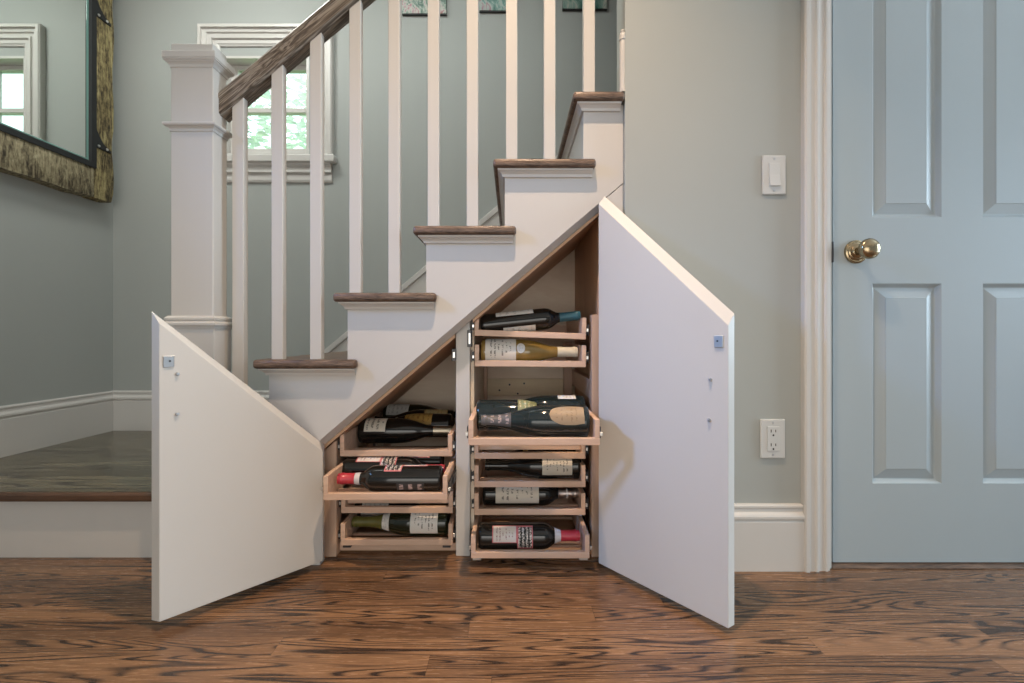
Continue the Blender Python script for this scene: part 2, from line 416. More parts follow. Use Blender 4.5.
BASE = [(0, 0), (0.016, 0), (0.016, 0.142), (0.013, 0.146), (0.013, 0.150), (0.018, 0.153), (0.018, 0.160), (0.015, 0.165), (0.0095, 0.170), (0.0085, 0.180), (0.011, 0.183), (0.011, 0.188), (0.007, 0.1925), (0, 0.1925)]
bm = NB(); sweep(bm, [(0.30, YW), (0.8215, YW)], [(o, FL+c*0.965) for o, c in BASE])
link('baseboard_right', bm, M['white'], kind='structure')
bm = NB(); sweep(bm, [(XL, 1.36), (XL, YB), (-1.13, YB)], [(o, LAND+c) for o, c in BASE])
link('baseboard_left', bm, M['white'], kind='structure')

# door casing
CP = [(0, 0), (0, 0.017), (0.004, 0.021), (0.013, 0.021), (0.017, 0.016), (0.030, 0.0155), (0.034, 0.019), (0.039, 0.019), (0.043, 0.0145), (0.058, 0.012), (0.062, 0.016), (0.068, 0.016), (0.071, 0.011), (0.076, 0.010), (0.076, 0)]
bm = NB()
x0, x1 = 0.8200, 1.788
sweep(bm, [(x0, FL), (x0, 2.142), (x1, 2.142), (x1, FL)], [(o, YW - c) for o, c in CP], XZ)
link('trim_1', bm, M['white'], kind='structure')
# jamb and threshold
bm = NB()
bx(bm, DX0-0.012, DX0+0.006, YW, YW+0.10, 0, DZ); bx(bm, DX1-0.006, DX1+0.012, YW, YW+0.10, 0, DZ); bx(bm, DX0, DX1, YW, YW+0.10, DZ-0.012, DZ+.003)
bx(bm, DX0+0.006, DX0+0.020, YW+0.062, YW+0.10, 0, DZ-.012)
link('trim_2', bm, M['white'], kind='structure')
bm = NB(); bx(bm, DX0+.006, DX1-.006, YW-0.004, YW+0.10, FL, FL+0.004, .001)
link('trim_3', bm, M['tread'], kind='structure')

# six panel door
def panel_door():
    bm = NB()
    yf, x0, x1, z0, z1 = 1.315, 0.9277, 1.690, 0.013, 2.037
    # rows and columns of the grid: stiles / rails / panels
    px0, px1, px2, px3 = 1.0375, 1.2455, 1.357, 1.571
    rows = [(0.237, 0.823), (1.006, 1.70), (1.805, 1.93)]
    xs = [x0, px0, px1, px2, px3, x1]
    zs = [z0] + [v for r in rows for v in r] + [z1]
    def quad(a, b, c, d): bm.faces.new([bm.verts.new(p) for p in (a, b, c, d)])
    for i in range(5):
        for j in range(7):
            a0, a1, c0, c1 = xs[i], xs[i+1], zs[j], zs[j+1]
            if i in (1, 3) and j % 2 == 1:
                # sticking, groove, bevelled field
                steps = [(0, 0), (0.004, 0.0), (0.007, 0.003), (0.013, 0.0105), (0.016, 0.0115), (0.0165, 0.0115), (0.044, 0.0035), (0.0455, 0.002)]
                for (o0, d0), (o1, d1) in zip(steps, steps[1:]):
                    r0 = [(a0+o0, yf+d0, c0+o0), (a1-o0, yf+d0, c0+o0), (a1-o0, yf+d0, c1-o0), (a0+o0, yf+d0, c1-o0)]
                    r1 = [(a0+o1, yf+d1, c0+o1), (a1-o1, yf+d1, c0+o1), (a1-o1, yf+d1, c1-o1), (a0+o1, yf+d1, c1-o1)]
                    for m in range(4):
                        n = (m+1) % 4; quad(r0[m], r0[n], r1[n], r1[m])
                o, d = steps[-1]
                quad((a0+o, yf+d, c0+o), (a1-o, yf+d, c0+o), (a1-o, yf+d, c1-o), (a0+o, yf+d, c1-o))
            else:
                quad((a0, yf, c0), (a1, yf, c0), (a1, yf, c1), (a0, yf, c1))
    yb = yf+0.035
    quad((x0, yf, z0), (x0, yb, z0), (x0, yb, z1), (x0, yf, z1)); quad((x1, yf, z0), (x1, yf, z1), (x1, yb, z1), (x1, yb, z0))
    quad((x0, yf, z0), (x1, yf, z0), (x1, yb, z0), (x0, yb, z0)); quad((x0, yf, z1), (x0, yb, z1), (x1, yb, z1), (x1, yf, z1))
    quad((x0, yb, z0), (x1, yb, z0), (x1, yb, z1), (x0, yb, z1))
    bmesh.ops.remove_doubles(bm, verts=bm.verts, dist=0.0002)
    d = link('door_1', bm, M['doorw'], kind='structure')
    kx, kz = px(857, 1.31), pz(251, 1.30)
    xf = lambda a, u, v: (kx+u, yf-a, kz+v)
    bm = NB(); lathe(bm, [(0, 0.034), (0.003, 0.034), (0.006, 0.0325), (0.0075, 0.029), (0.007, 0.027), (0.010, 0.0235), (0.0105, 0.020), (0.014, 0.0165), (0.016, 0.012), (0.016, 0)], 40, xf)
    ro = link('knob_rosette', bm, M['brass'], d, True)
    bm = NB(); lathe(bm, [(0.012, 0.012), (0.022, 0.0095), (0.032, 0.0105), (0.037, 0.018), (0.041, 0.025), (0.047, 0.0285), (0.054, 0.0285), (0.060, 0.0245), (0.064, 0.017), (0.066, 0.008), (0.0665, 0)], 40, xf)
    link('door_knob', bm, M['brass'], d, True)
    bm = NB(); bx(bm, x0-0.0035, x0+0.001, yf-0.003, yf+0.03, kz-0.03, kz+0.03, .001)
    link('latch_plate', bm, M['dsteel'], d)
panel_door()

# turned guard on the wall corner by the top tread
bm = NB()
gx, gy, gz = 0.3165, 1.302, TZ[5]+0.004
lathe(bm, [(gz, 0.0088), (gz+0.148, 0.0088), (gz+0.1485, 0.0104), (gz+0.156, 0.0104), (gz+0.157, 0.0082), (gz+0.163, 0.0094), (gz+0.169, 0.0072), (gz+0.171, 0.0050), (gz+0.174, 0.0066), (gz+0.177, 0.0062), (gz+0.179, 0.003), (gz+.1795, 0)], 20,
      lambda a, u, v: (gx+u, gy+v, a))
link('trim_4', bm, M['white'], None, True, kind='structure')

# ------------------------------------------------------------------ window
def window():
    Y0 = YB
    bm = NB()
    ox0, ox1, oz1 = px(197, YB-.026), px(332, YB-.026), pz(23.5, YB-.026)
    W = WX0 - ox0
    prof = [(0, 0), (0, 0.026), (0.006, 0.032), (0.018, 0.032), (0.020, 0.022), (0.036, 0.020), (0.040, 0.013), (0.054, 0.011), (0.056, 0.019), (0.064, 0.019), (0.068, 0.010), (W-0.012, 0.012), (W-0.006, 0.008), (W, 0.006), (W, 0)]
    ih = oz1 - WZ1
    sweep(bm, [(ox0, 1.54), (ox0, oz1), (ox1, oz1), (ox1, 1.54)], [(o, Y0-c) for o, c in prof], XZ)
    w = link('window_1', bm, M['white'], kind='structure')
    # jamb liner
    bm = NB(); t = 0.012
    bx(bm, WX0, WX0+t, Y0, Y0+0.12, WZ0, WZ1); bx(bm, WX1-t, WX1, Y0, Y0+0.12, WZ0, WZ1)
    bx(bm, WX0+t, WX1-t, Y0, Y0+0.12, WZ1-t, WZ1); bx(bm, WX0+t, WX1-t, Y0, Y0+0.12, WZ0, WZ0+t)
    link('window_jamb', bm, M['white'], w)
    # sash
    ys = 2.275; gx0, gx1, gz0, gz1 = -1.372, -1.030, 1.602, 1.995
    bm = NB()
    a0, a1, c0, c1 = WX0+t, WX1-t, WZ0+t, WZ1-t
    bx(bm, a0, gx0, ys, ys+0.035, c0, c1, .002); bx(bm, gx1, a1, ys, ys+0.035, c0, c1, .002)
    bx(bm, gx0, gx1, ys, ys+0.035, c0, gz0, .002); bx(bm, gx0, gx1, ys, ys+0.035, gz1, c1, .002)
    s = link('window_sash', bm, M['white'], w)
    bm = NB(); zm = pz(111, 2.28); xm = (gx0+gx1)/2
    bx(bm, gx0, gx1, ys-0.002, ys+0.033, zm-0.011, zm+0.011, .002)
    link('meeting_rail', bm, M['white'], s)
    bm = NB(); bx(bm, xm-.008, xm+.008, ys+0.003, ys+0.028, gz0, gz1, .002)
    link('muntin', bm, M['white'], s)
    bm = NB(); bx(bm, gx0, gx1, ys+0.014, ys+0.018, gz0, gz1)
    link('glass_pane', bm, M['glass'], w)
    # sill and apron
    sx0, sx1 = px(194.3, YB), px(334.8, YB-.03)
    bm = NB(); bx(bm, sx0, sx1, Y0-0.042, Y0+0.0, pz(161.5, YB-.04), pz(154, YB-.04), .005)
    link('window_sill', bm, M['white'], w)
    bm = NB(); z1 = pz(161.5, YB-.04)
    ap = [(0, 0), (0.030, 0), (0.028, -0.010), (0.019, -0.020), (0.019, -0.032), (0.022, -0.036), (0.022, -0.044), (0.012, -0.052), (0.012, -0.078), (0.008, -0.088), (0, -0.09)]
    sweep(bm, [(sx0+.02, Y0), (sx1-.022, Y0)], [(o, z1+c) for o, c in ap])
    link('window_apron', bm, M['white'], w)
window()

# a tree outside the window and the lawn it stands on
bm = NB(); bx(bm, -14, 8, 2.6, 22, -0.6, -0.5)
link('lawn_ground', bm, M['lawn'], kind='structure')
t = thing('garden_tree', 'sunlit leafy green tree seen outside through the small window', 'tree', (-4.6, 7.6, -0.5))
bm = NB()
lathe(bm, [(-0.5, 0.20), (1.0, 0.15), (2.6, 0.11), (4.2, 0.05)], 12, lambda a, u, v: (-4.6+u, 7.6+v, a))
link('trunk', bm, M['bark'], t, True)
bm = NB()
rng = random.Random(9)
for i in range(2600):
    d = Vector((rng.gauss(0, 1), rng.gauss(0, 1), rng.gauss(0, 1))).normalized()*(rng.random()**0.4)
    c = Vector((-4.6+d.x*2.0, 7.6+d.y*1.3, 3.5+d.z*1.9))
    q = Matrix.Rotation(rng.uniform(0, 6.28), 3, 'Z') @ Matrix.Rotation(rng.uniform(-1, 1), 3, 'X')
    s = rng.uniform(0.07, 0.13)
    vs = [bm.verts.new(c + q @ Vector(p)*s) for p in ((-1, 0, 0), (-.2, -.5, .1), (1, 0, -.1), (-.2, .5, .1))]
    bm.faces.new(vs)
link('foliage', bm, M['leaf'], t, recalc=False)

# ------------------------------------------------------------------ staircase
st = thing('staircase', 'white closed-stringer staircase with oak treads rising to the right', 'staircase', (-0.5, 1.35, 0))
# landing platform
bm = NB(); bx(bm, XL, -0.935, 1.345, YB, LAND-0.026, LAND)
link('landing_floor', bm, M['landing'], st)
bm = NB(); bx(bm, XL, -0.935, 1.330, 1.348, LAND-0.027, LAND+0.0005, .008, 3)
link('landing_nosing', bm, M['nosing'], st)
bm = NB(); bx(bm, XL, -0.935, 1.358, 1.376, FL, LAND-0.027)
link('landing_riser', bm, M['white'], st)
# treads
for i in range(0, 7):
    l, z = TL[i], TZ[i]
    if i < 6:
        xr = RX[i+1] if i < 5 else RX[i+1]
        e = l+0.2925 if i < 5 else 0.3195
        bm = NB()
        pts = [(l, 1.283), (e, 1.283), (e, 1.3125), (xr, 1.3125), (xr, YB-.003), (l, YB-.003)]
        if i == 5: pts = [(l, 1.283), (e, 1.283), (e, 1.395), (xr, 1.395), (xr, YB-.003), (l, YB-.003)]
        prism(bm, pts, (z-0.026, z), XY, 0.009, 3)
        tr = link('stair_tread', bm, M['tread'], st, True)
        bm = NB()
        prof = [(0, 0), (0.020, 0), (0.020, -0.004), (0.014, -0.007), (0.008, -0.013), (0.006, -0.020), (0, -0.020)]
        rx = RX[i]
        path = [(rx, 2.19), (rx, YS), (e-0.008, YS)]
        sweep(bm, path, [(o, z-0.026+c) for o, c in prof])
        link('cove_molding', bm, M['white'], tr)
    else:
        bm = NB(); prism(bm, [(l, 1.395), (l+0.26, 1.395), (l+0.26, YB-.003), (l, YB-.003)], (z-0.026, z), XY, 0.0115, 3)
        link('stair_tread', bm, M['tread'], st, True)
    # riser
    zl = (TZ[i-1] if i else LAND)
    bm = NB(); y0 = YS+0.001 if i < 6 else 1.395
    bx(bm, RX[i], RX[i]+0.018, y0+.0305, YB-.003, zl, z-0.026)
    link('stair_riser', bm, M['white'], st)
# stringer panel: stepped top, sloping lower edge, leg down to the floor at the left
pts = [(-0.928, FL), (-0.554, FL), (-0.554, 0.367), (0.3205, diag(0.3205))]
top = []
for i in range(5, -1, -1):
    zt = TZ[i]-0.026
    xr = RX[i+1] if i < 5 else 0.3205
    top += [(xr, zt), (RX[i], zt)]
pts += top
bm = NB(); prism(bm, pts, (YS, YS+0.030), XZ)
for v in bm.verts:       # the lower edge is cut at an angle to meet the bevelled doors
    if v.co.y > YS+.01 and -0.56 < v.co.x and abs(v.co.z-diag(v.co.x)) < .002: v.co.z -= 0.021
link('stringer_panel', bm, M['white'], st)
# filler right of the taller cabinet door
bm = NB(); prism(bm, [(0.270, FL), (0.3205, FL), (0.3205, diag(0.3205)-.004), (0.270, diag(0.270)-.004)], (YS+.001, YS+0.030), XZ, .001, 1)
link('filler_panel', bm, M['white'], st)
# frame post between the two bays
pl, pr = px(456, 1.37), px(470, 1.37)
bm = NB(); prism(bm, [(pl, FL), (pr, FL), (pr, diag(pr)-.002), (pl, diag(pl)-.002)], (1.366, 1.388), XZ, .0015, 1)
link('frame_post', bm, M['white'], st)
# skirt board on the back wall
sk = lambda x: 1.21+0.8355*(x+0.168)
bm = NB(); prism(bm, [(-1.135, LAND), (-0.90, LAND), (0.75, sk(0.75)-0.50), (0.75, sk(0.75)), (-1.135, sk(-1.135))], (YB-0.020, YB), XZ)
link('skirt_board', bm, M['white'], st)
bm = NB()
prism(bm, [(-1.135, sk(-1.135)-0.03), (0.75, sk(.75)-0.03), (0.75, sk(.75)+.004), (-1.135, sk(-1.135)+.004)], (YB-0.027, YB-.0005), XZ, .003, 2)
link('skirt_cap', bm, M['white'], st)

# ------------------------------------------------------------------ railing
rl = thing('stair_railing', 'white baluster railing with grey-brown oak handrail and square newel post', 'railing', (-0.903, 1.314, 0))
nx0, nx1, ny0, ny1 = px(170.8, 1.283), px(213, 1.283), 1.283, 1.346
def band(bm, z, prof, x0=nx0, x1=nx1, y0=ny0, y1=ny1):
    sweep(bm, [(x0, y0), (x0, y1), (x1, y1), (x1, y0)], [(-o, z+c) for o, c in prof], closed=True)
bm = NB(); bx(bm, nx0, nx1, ny0, ny1, 0.68, 1.44, .002)
nw = link('newel_post', bm, M['white'], rl)
bm = NB()
bx(bm, nx0-.0155, nx1+.0155, ny0-.0155, ny1+.0155, 1.445, 1.4645, .002)
bx(bm, nx0, nx1, ny0, ny1, 1.4640, 1.493, .003)
band(bm, 1.425, [(0, 0), (0.002, 0), (0.003, 0.006), (0.006, 0.010), (0.010, 0.013), (0.010, 0.0165), (0.0135, 0.0165), (0.0135, 0.021), (0, 0.021)])
link('newel_cap', bm, M['white'], nw)
bm = NB(); band(bm, 1.244, [(0, 0), (0.002, 0), (0.003, 0.007), (0.008, 0.012), (0.012, 0.013), (0.0145, 0.016), (0.0145, 0.021), (0.0125, 0.0225), (0, 0.0225)])
link('newel_collar', bm, M['white'], nw)
bm = NB(); p = 0.008
bx(bm, nx0-p, nx1+p, ny0-p, ny1+p, FL, 0.690, .001)
band(bm, 0.688, [(0, 0), (0.010, 0), (0.012, 0.006), (0.015, 0.010), (0.015, 0.016), (0.011, 0.019), (0.008, 0.022), (0.011, 0.025), (0.011, 0.030), (0.005, 0.036), (0, 0.036)])
link('newel_base', bm, M['white'], nw)
# handrail
hs = RISE/RUN
hx0, hx1 = nx1-0.001, 0.315
ht = lambda x: 1.372 + hs*(x+0.8456)
prof = [(1.308, -0.064), (1.308, -0.026), (1.3055, -0.022), (1.3055, -0.012), (1.310, -0.004), (1.320, 0.0), (1.353, 0.0), (1.363, -0.004), (1.3675, -0.012), (1.3675, -0.022), (1.365, -0.026), (1.365, -0.064), (1.358, -0.070), (1.315, -0.070)]
bm = NB()
A = [bm.verts.new((hx0, y, ht(hx0)+z)) for y, z in prof]; B = [bm.verts.new((hx1, y, ht(hx1)+z)) for y, z in prof]
bm.faces.new(A); bm.faces.new(B[::-1])
for i in range(len(prof)):
    j = (i+1) % len(prof); bm.faces.new((A[j], A[i], B[i], B[j]))
# straighten the grain with the slope: build level and rotate the object
ang = math.atan(hs)
piv = Vector((hx0, 1.336, ht(hx0)))
rot = Matrix.Rotation(ang, 4, 'Y')       # brings the slope down to level
bmesh.ops.transform(bm, matrix=Matrix.Translation(piv) @ rot @ Matrix.Translation(-piv), verts=bm.verts)
bmesh.ops.translate(bm, verts=bm.verts, vec=-piv)
ho = link('handrail', bm, M['rail'], rl, True, origin=False)
ho.location = piv - rl.location; ho.rotation_euler = (0, -ang, 0)
# balusters
bl = [232.0, 271.3, 309.8, 349.2, 388.2, 427.6, 466.6, 505.9, 544.0, 583.6]
yb0, yb1, bw = 1.318, 1.341, 0.0330
for i, b in enumerate(bl):
    X0 = px(b, yb0); X1 = X0+bw
    k_ = max(j for j in range(0, 6) if TL[j] <= X0)
    zb = TZ[k_]
    bm = NB()
    z0, z1 = ht(X0)-0.0695, ht(X1)-0.0695
    vs = bx(bm, X0, X1, yb0, yb1, zb-.001, z0)
    for v in vs[4:]:
        v.co.z = z1 if v.co.x > X0+bw/2 else z0
    bmesh.ops.bevel(bm, geom=list(bm.edges), offset=.0012, segments=1, affect='EDGES')
    link('baluster', bm, M['white'], rl)

# ------------------------------------------------------------------ wine cabinets under the stair
YK = 1.90
def slope_poly(x0, x1, t=0.010, gap=0.022):
    return [(x0, diag(x0)-gap-t), (x1, diag(x1)-gap-t), (x1, diag(x1)-gap), (x0, diag(x0)-gap)]

cabL = thing('wine_cabinet', 'low left wine cabinet under the stair, four pull-out maple racks', 'cabinet', (-0.35, 1.60, 0), 'wine cabinets under the stair')
cabR = thing('wine_cabinet', 'tall right wine cabinet under the stair, seven pull-out maple racks', 'cabinet', (0.06, 1.60, 0), 'wine cabinets under the stair')
def cabinet_body(cab, x0, x1, s0, s1):
    # x0..x1 inside; s0: (left stile) width, s1: (right stile)
    bm = NB(); prism(bm, [(x0, FL), (x1, FL), (x1, diag(x1)-.005), (x0, diag(x0)-.005)], (YK, YK+0.010), XZ)
    link('back_panel', bm, M['ply'], cab)
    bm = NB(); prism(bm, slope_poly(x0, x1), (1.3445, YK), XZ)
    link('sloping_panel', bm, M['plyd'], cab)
    bm = NB(); bx(bm, x0-.010, x0, 1.39, YK+.01, FL, diag(x0)-.02)
    link('side_panel', bm, M['ply'], cab)
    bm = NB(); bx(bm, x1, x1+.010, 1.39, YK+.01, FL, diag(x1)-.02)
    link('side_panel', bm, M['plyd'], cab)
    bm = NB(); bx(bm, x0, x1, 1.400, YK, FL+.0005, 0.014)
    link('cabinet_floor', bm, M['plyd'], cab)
cabinet_body(cabL, -0.569, pl-.0005, 0, 0)
cabinet_body(cabR, pr+.0105, 0.2625, 0, 0)
# front stiles
bm = NB(); prism(bm, [(-0.569, FL), (-0.526, FL), (-0.526, diag(-0.526)-.036), (-0.569, diag(-0.569)-.036)], (1.362, 1.40), XZ, .001, 1)
link('front_stile', bm, M['mapleZ'], cabL)
bm = NB(); bx(bm, -0.526, pl-.001, 1.388, 1.402, 0.014, 0.036, .001, 1)
link('bottom_rail', bm, M['maple'], cabL)
bm = NB(); bx(bm, 0.2385, 0.2605, 1.362, 1.40, FL, pz(314.6, 1.36), .001, 1)
link('front_stile', bm, M['mapleZ'], cabR)
bm = NB(); bx(bm, pr+.012, 0.2385, 1.402, 1.416, 0.014, 0.036, .001, 1)
link('bottom_rail', bm, M['maple'], cabR)
# rear mounting boards
bm = NB(); bx(bm, pr+.012, 0.255, 1.882, 1.899, pz(395.6, 1.88), pz(379, 1.88), .001, 1)
c = link('rear_cleat', bm, M['pine'], cabR)
for dx, dz in ((-0.052, .022), (0.024, .008), (-.01, .045), (.05, .05)):
    bm = NB(); lathe(bm, [(0, .004), (.001, .004), (.0015, 0)], 12, lambda a, u, v: (0.0+dx+u, 1.882-a, pz(395.6, 1.88)+dz+v))
    link('screw_head', bm, M['dsteel'], c, True)
bm = NB(); bx(bm, 0.212, 0.243, 1.84, 1.88, 0.016, 0.64, .001, 1)
link('rear_stile', bm, M['mapleZ'], cabR)
bm = NB(); bx(bm, 0.243, 0.2615, 1.41, 1.84, 0.47, 0.53, .001, 1)
link('side_runner', bm, M['mapleY'], cabR)
bm = NB(); bx(bm, pr+.012, pr+.026, 1.84, 1.88, 0.016, 0.62, .001, 1)
link('rear_stile', bm, M['mapleZ'], cabR)
bm = NB(); bx(bm, -0.520, -0.500, 1.84, 1.88, 0.016, 0.39, .001, 1)
link('rear_stile', bm, M['mapleZ'], cabL)

DW = 0.337
def rack(cab, xc, yf, zb, roll=0.0, depth=0.40, h=0.066, slat=0.0, closed=1.375):
    """pull-out rack: two sides, low front rail, rear rail; child slats and slides"""
    t = 0.013; w = DW/2
    bm = NB()
    bx(bm, -w, w, 0, 0.014, 0, 0.0185, .0015)
    for s in (-1, 1):
        a, b = sorted((s*w, s*(w-t)))
        bx(bm, a, b, 0.0003, 0.014, 0.0185, h, .001)
        bx(bm, a, b, 0.014, depth, 0.0, h, .0012)
    bx(bm, -w+t, w-t, depth-.013, depth, 0, 0.05, .001)
    o = local('pull_out_rack', bm, M['maple'], cab, False)
    o.location = Vector((xc, yf, zb)) - cab.location; o.rotation_euler = (0, roll, 0)
    bm = NB(); bx(bm, -w+t, w-t, *((0.022, 0.034) if slat else (0.066, 0.080)), slat, slat+(0.016 if slat else 0.007), .001); local('bottle_slat', bm, M['maple'], o, False)
    bm = NB(); bx(bm, -w+t, w-t, 0.275, 0.289, 0.0, 0.007, .001); local('bottle_slat', bm, M['maple'], o, False)
    pull = closed - yf
    for s in (-1, 1):
        bm = NB()
        e = 0.0008
        a, b = sorted((s*(w+e), s*(w+0.0045)))
        bx(bm, a, b, 0.008, depth-.02, 0.016, 0.046, .0008, 1)        # inner member on the rack
        a, b = sorted((s*(w+0.0045), s*(w+0.0085)))
        bx(bm, a, b, max(0.004, pull*0.55), depth+pull*.5-.02, 0.018, 0.044, .0008, 1)
        a, b = sorted((s*(w+0.0085), s*(w+0.0110)))
        bx(bm, a, b, max(0.012, pull+.012), depth+pull-.04, 0.012, 0.050, .0005, 1)
        sl = local('drawer_slide', bm, M['dsteel'], o, False)
        bm = NB(); a, b = sorted((s*(w+0.001), s*(w+0.0075)))
        bx(bm, a, b, 0.0015, 0.008, 0.024, 0.034, .001, 1)
        local('slide_tip', bm, M['zinc'], o, False)
    return o

xr_ = 0.054; xl_ = -0.347
R1 = rack(cabR, xr_+.0002, 1.372, 0.6620, 0.036, closed=1.372)
R2 = rack(cabR, xr_+.0012, 1.375, 0.5735, 0.008)
R3 = rack(cabR, xr_+.0025, 1.166, 0.387)
R4 = rack(cabR, xr_, 1.375, 0.2954, slat=0.022)
R5 = rack(cabR, xr_, 1.377, 0.209)
R6 = rack(cabR, xr_, 1.379, 0.1238)
R7 = rack(cabR, xr_-.002, 1.293, 0.0348)
for s in (-1, 1):
    bm = NB(); bx(bm, s*.152-.012, s*.152+.012, .004, .03, -0.0075, -0.0002, .001, 1)
    local('slide_foot', bm, M['zinc'], R7, False)
Q1 = rack(cabL, xl_-.001, 1.365, 0.3057)
Q2 = rack(cabL, xl_+.0035, 1.233, 0.222)
Q3 = rack(cabL, xl_, 1.372, 0.1325, slat=0.022)
Q4 = rack(cabL, xl_, 1.367, 0.0372)
for s in (-1, 1):
    bm = NB(); bx(bm, s*.15-.012, s*.15+.012, .002, .03, -0.0075, -0.0002, .001, 1)
    local('slide_foot', bm, M['dsteel'], Q4, False)
# touch latches on the post
for cab, a, b, c, d in ((cabR, 467.3, 471.5, 347, 330), (cabL, 451.6, 456.0, 361, 349)):
    bm = NB(); Y = 1.358
    bx(bm, px(a, Y), px(b, Y), Y, Y+0.05, pz(c, Y), pz(d, Y), .001, 1)
    la = link('touch_latch', bm, M['dsteel'], cab)
    bm = NB(); bx(bm, px(a+1.3, Y), px(b-.9, Y), Y-.003, Y-.0003, pz(c-3, Y), pz(d+3, Y), .0006, 1)
    link('latch_plate', bm, M['zinc'], la)

# the two open cabinet doors
def cab_door(cab, Ho, Fo, zb, zh, zf, t, side, mitre, drop, plate, studs):
    """Ho/Fo: hinge and free edge of the outer face (plan); zh/zf heights there; inner face dropped by the bevel"""
    Ho, Fo = Vector(Ho), Vector(Fo)
    d = (Fo-Ho).normalized()
    n = Vector((-d.y, d.x)) if side > 0 else Vector((d.y, -d.x))     # toward the inner face
    if n.y > 0: n = -n
    Hi, Fi = Ho+n*t, Fo+n*t-d*mitre
    bm = NB()
    P = lambda v, z: bm.verts.new((v.x, v.y, z))
    o = [P(Ho, zb), P(Fo, zb), P(Fo, zf), P(Ho, zh)]
    i = [P(Hi, zb+.002), P(Fi, zb+.002), P(Fi, zf-drop), P(Hi, zh-drop)]
    bm.faces.new(o); bm.faces.new(i[::-1])
    for a in range(4):
        b = (a+1) % 4; bm.faces.new((o[b], o[a], i[a], i[b]))
    bmesh.ops.bevel(bm, geom=list(bm.edges), offset=.0009, segments=1, affect='EDGES')
    do = link('cabinet_door', bm, M['white'], cab)
    def on_face(x, y):     # point of the inner face seen at a pixel
        r = Vector(((x-512)/F, 1.0)); s = (Hi.dot(n))/(r.dot(n))
        return Vector((r.x*s, s)), CZ+(335-y)/F*s
    # strike plate and two studs
    c, z = on_face(plate[0], plate[1]); hw, hh = plate[2], plate[3]
    bm = NB()
    prism(bm, [(-hw, -hh), (hw, -hh), (hw, hh), (-hw, hh)], (0.0002, 0.003), lambda a, b, e: (c.x+d.x*a+n.x*e, c.y+d.y*a+n.y*e, z+b), .0008, 1)
    pp = link('strike_plate', bm, M['steel'], do); pp['label'] = 'grey metal strike plate'
    bm = NB(); lathe(bm, [(0.003, .0022), (.0042, .0022), (.0044, 0)], 12, lambda a, u, v: (c.x-d.x*.002+d.x*u+n.x*a, c.y-d.y*.002+d.y*u+n.y*a, z+.001+v))
    link('screw_head', bm, M['dsteel'], pp, True)
    for sx, sy in studs:
        c2, z2 = on_face(sx, sy)
        bm = NB(); lathe(bm, [(0.0, .0040), (.003, .0040), (.0055, .0028), (.006, 0)], 14, lambda a, u, v: (c2.x+d.x*u+n.x*a, c2.y+d.y*u+n.y*a, z2+v))
        link('bumper_stud', bm, M['steel'], do, True)
    return do
cab_door(cabL, (-0.556, 1.311), (px(151.4, 1.027), 1.027), 0.026, 0.3655, 0.7245, 0.025, -1, 0.010, 0.028, (168.5, 361.5, .0100, .0130), [(177.3, 374), (177, 414)])
cab_door(cabR, (0.2665, 1.311), (px(734.5, 1.021), 1.021), 0.019, 1.071, 0.7185, 0.026, 1, 0.0015, 0.027, (719, 341.5, .0105, .0135), [(710.4, 379.5), (709.3, 420)])

# ------------------------------------------------------------------ wine bottles
BOT = {
 'bordeaux': [(0.006, 0), (0.004, 0.020), (0.0, 0.030), (0.0015, 0.0345), (0.006, 0.0372), (0.012, 0.0377), (0.186, 0.0377), (0.196, 0.0371), (0.205, 0.0350), (0.213, 0.0310), (0.221, 0.0250), (0.229, 0.0190), (0.238, 0.0160), (0.252, 0.0149), (0.284, 0.0146), (0.2855, 0.0158), (0.292, 0.0158), (0.293, 0.0148), (0.300, 0.0146), (0.300, 0)],
 'burgundy': [(0.006, 0), (0.004, 0.020), (0.0, 0.033), (0.0015, 0.0375), (0.006, 0.0402), (0.012, 0.0407), (0.118, 0.0407), (0.134, 0.0401), (0.150, 0.0383), (0.166, 0.0352), (0.182, 0.0307), (0.198, 0.0254), (0.213, 0.0206), (0.228, 0.0172), (0.244, 0.0153), (0.262, 0.0147), (0.286, 0.0146), (0.287, 0.0160), (0.294, 0.0160), (0.295, 0.0148), (0.300, 0.0146), (0.300, 0)],
 'champagne': [(0.008, 0), (0.005, 0.020), (0.0, 0.034), (0.0015, 0.0395), (0.006, 0.0435), (0.012, 0.0443), (0.112, 0.0443), (0.128, 0.0438), (0.146, 0.0418), (0.164, 0.0380), (0.182, 0.0328), (0.200, 0.0272), (0.218, 0.0222), (0.236, 0.0183), (0.254, 0.0160), (0.272, 0.0150), (0.280, 0.0150), (0.281, 0.0172), (0.287, 0.0172), (0.288, 0.0152), (0.300, 0.0150), (0.300, 0)],
}
def rad(shape, x):
    p = [q for q in BOT[shape] if q[1] > .029 or q[0] > .02]
    for (a, ra), (b, rb) in zip(p, p[1:]):
        if a <= x <= b and b > a: return ra+(rb-ra)*(x-a)/(b-a)
    return p[-1][1]
GB = 'bottles lying in the wine racks'
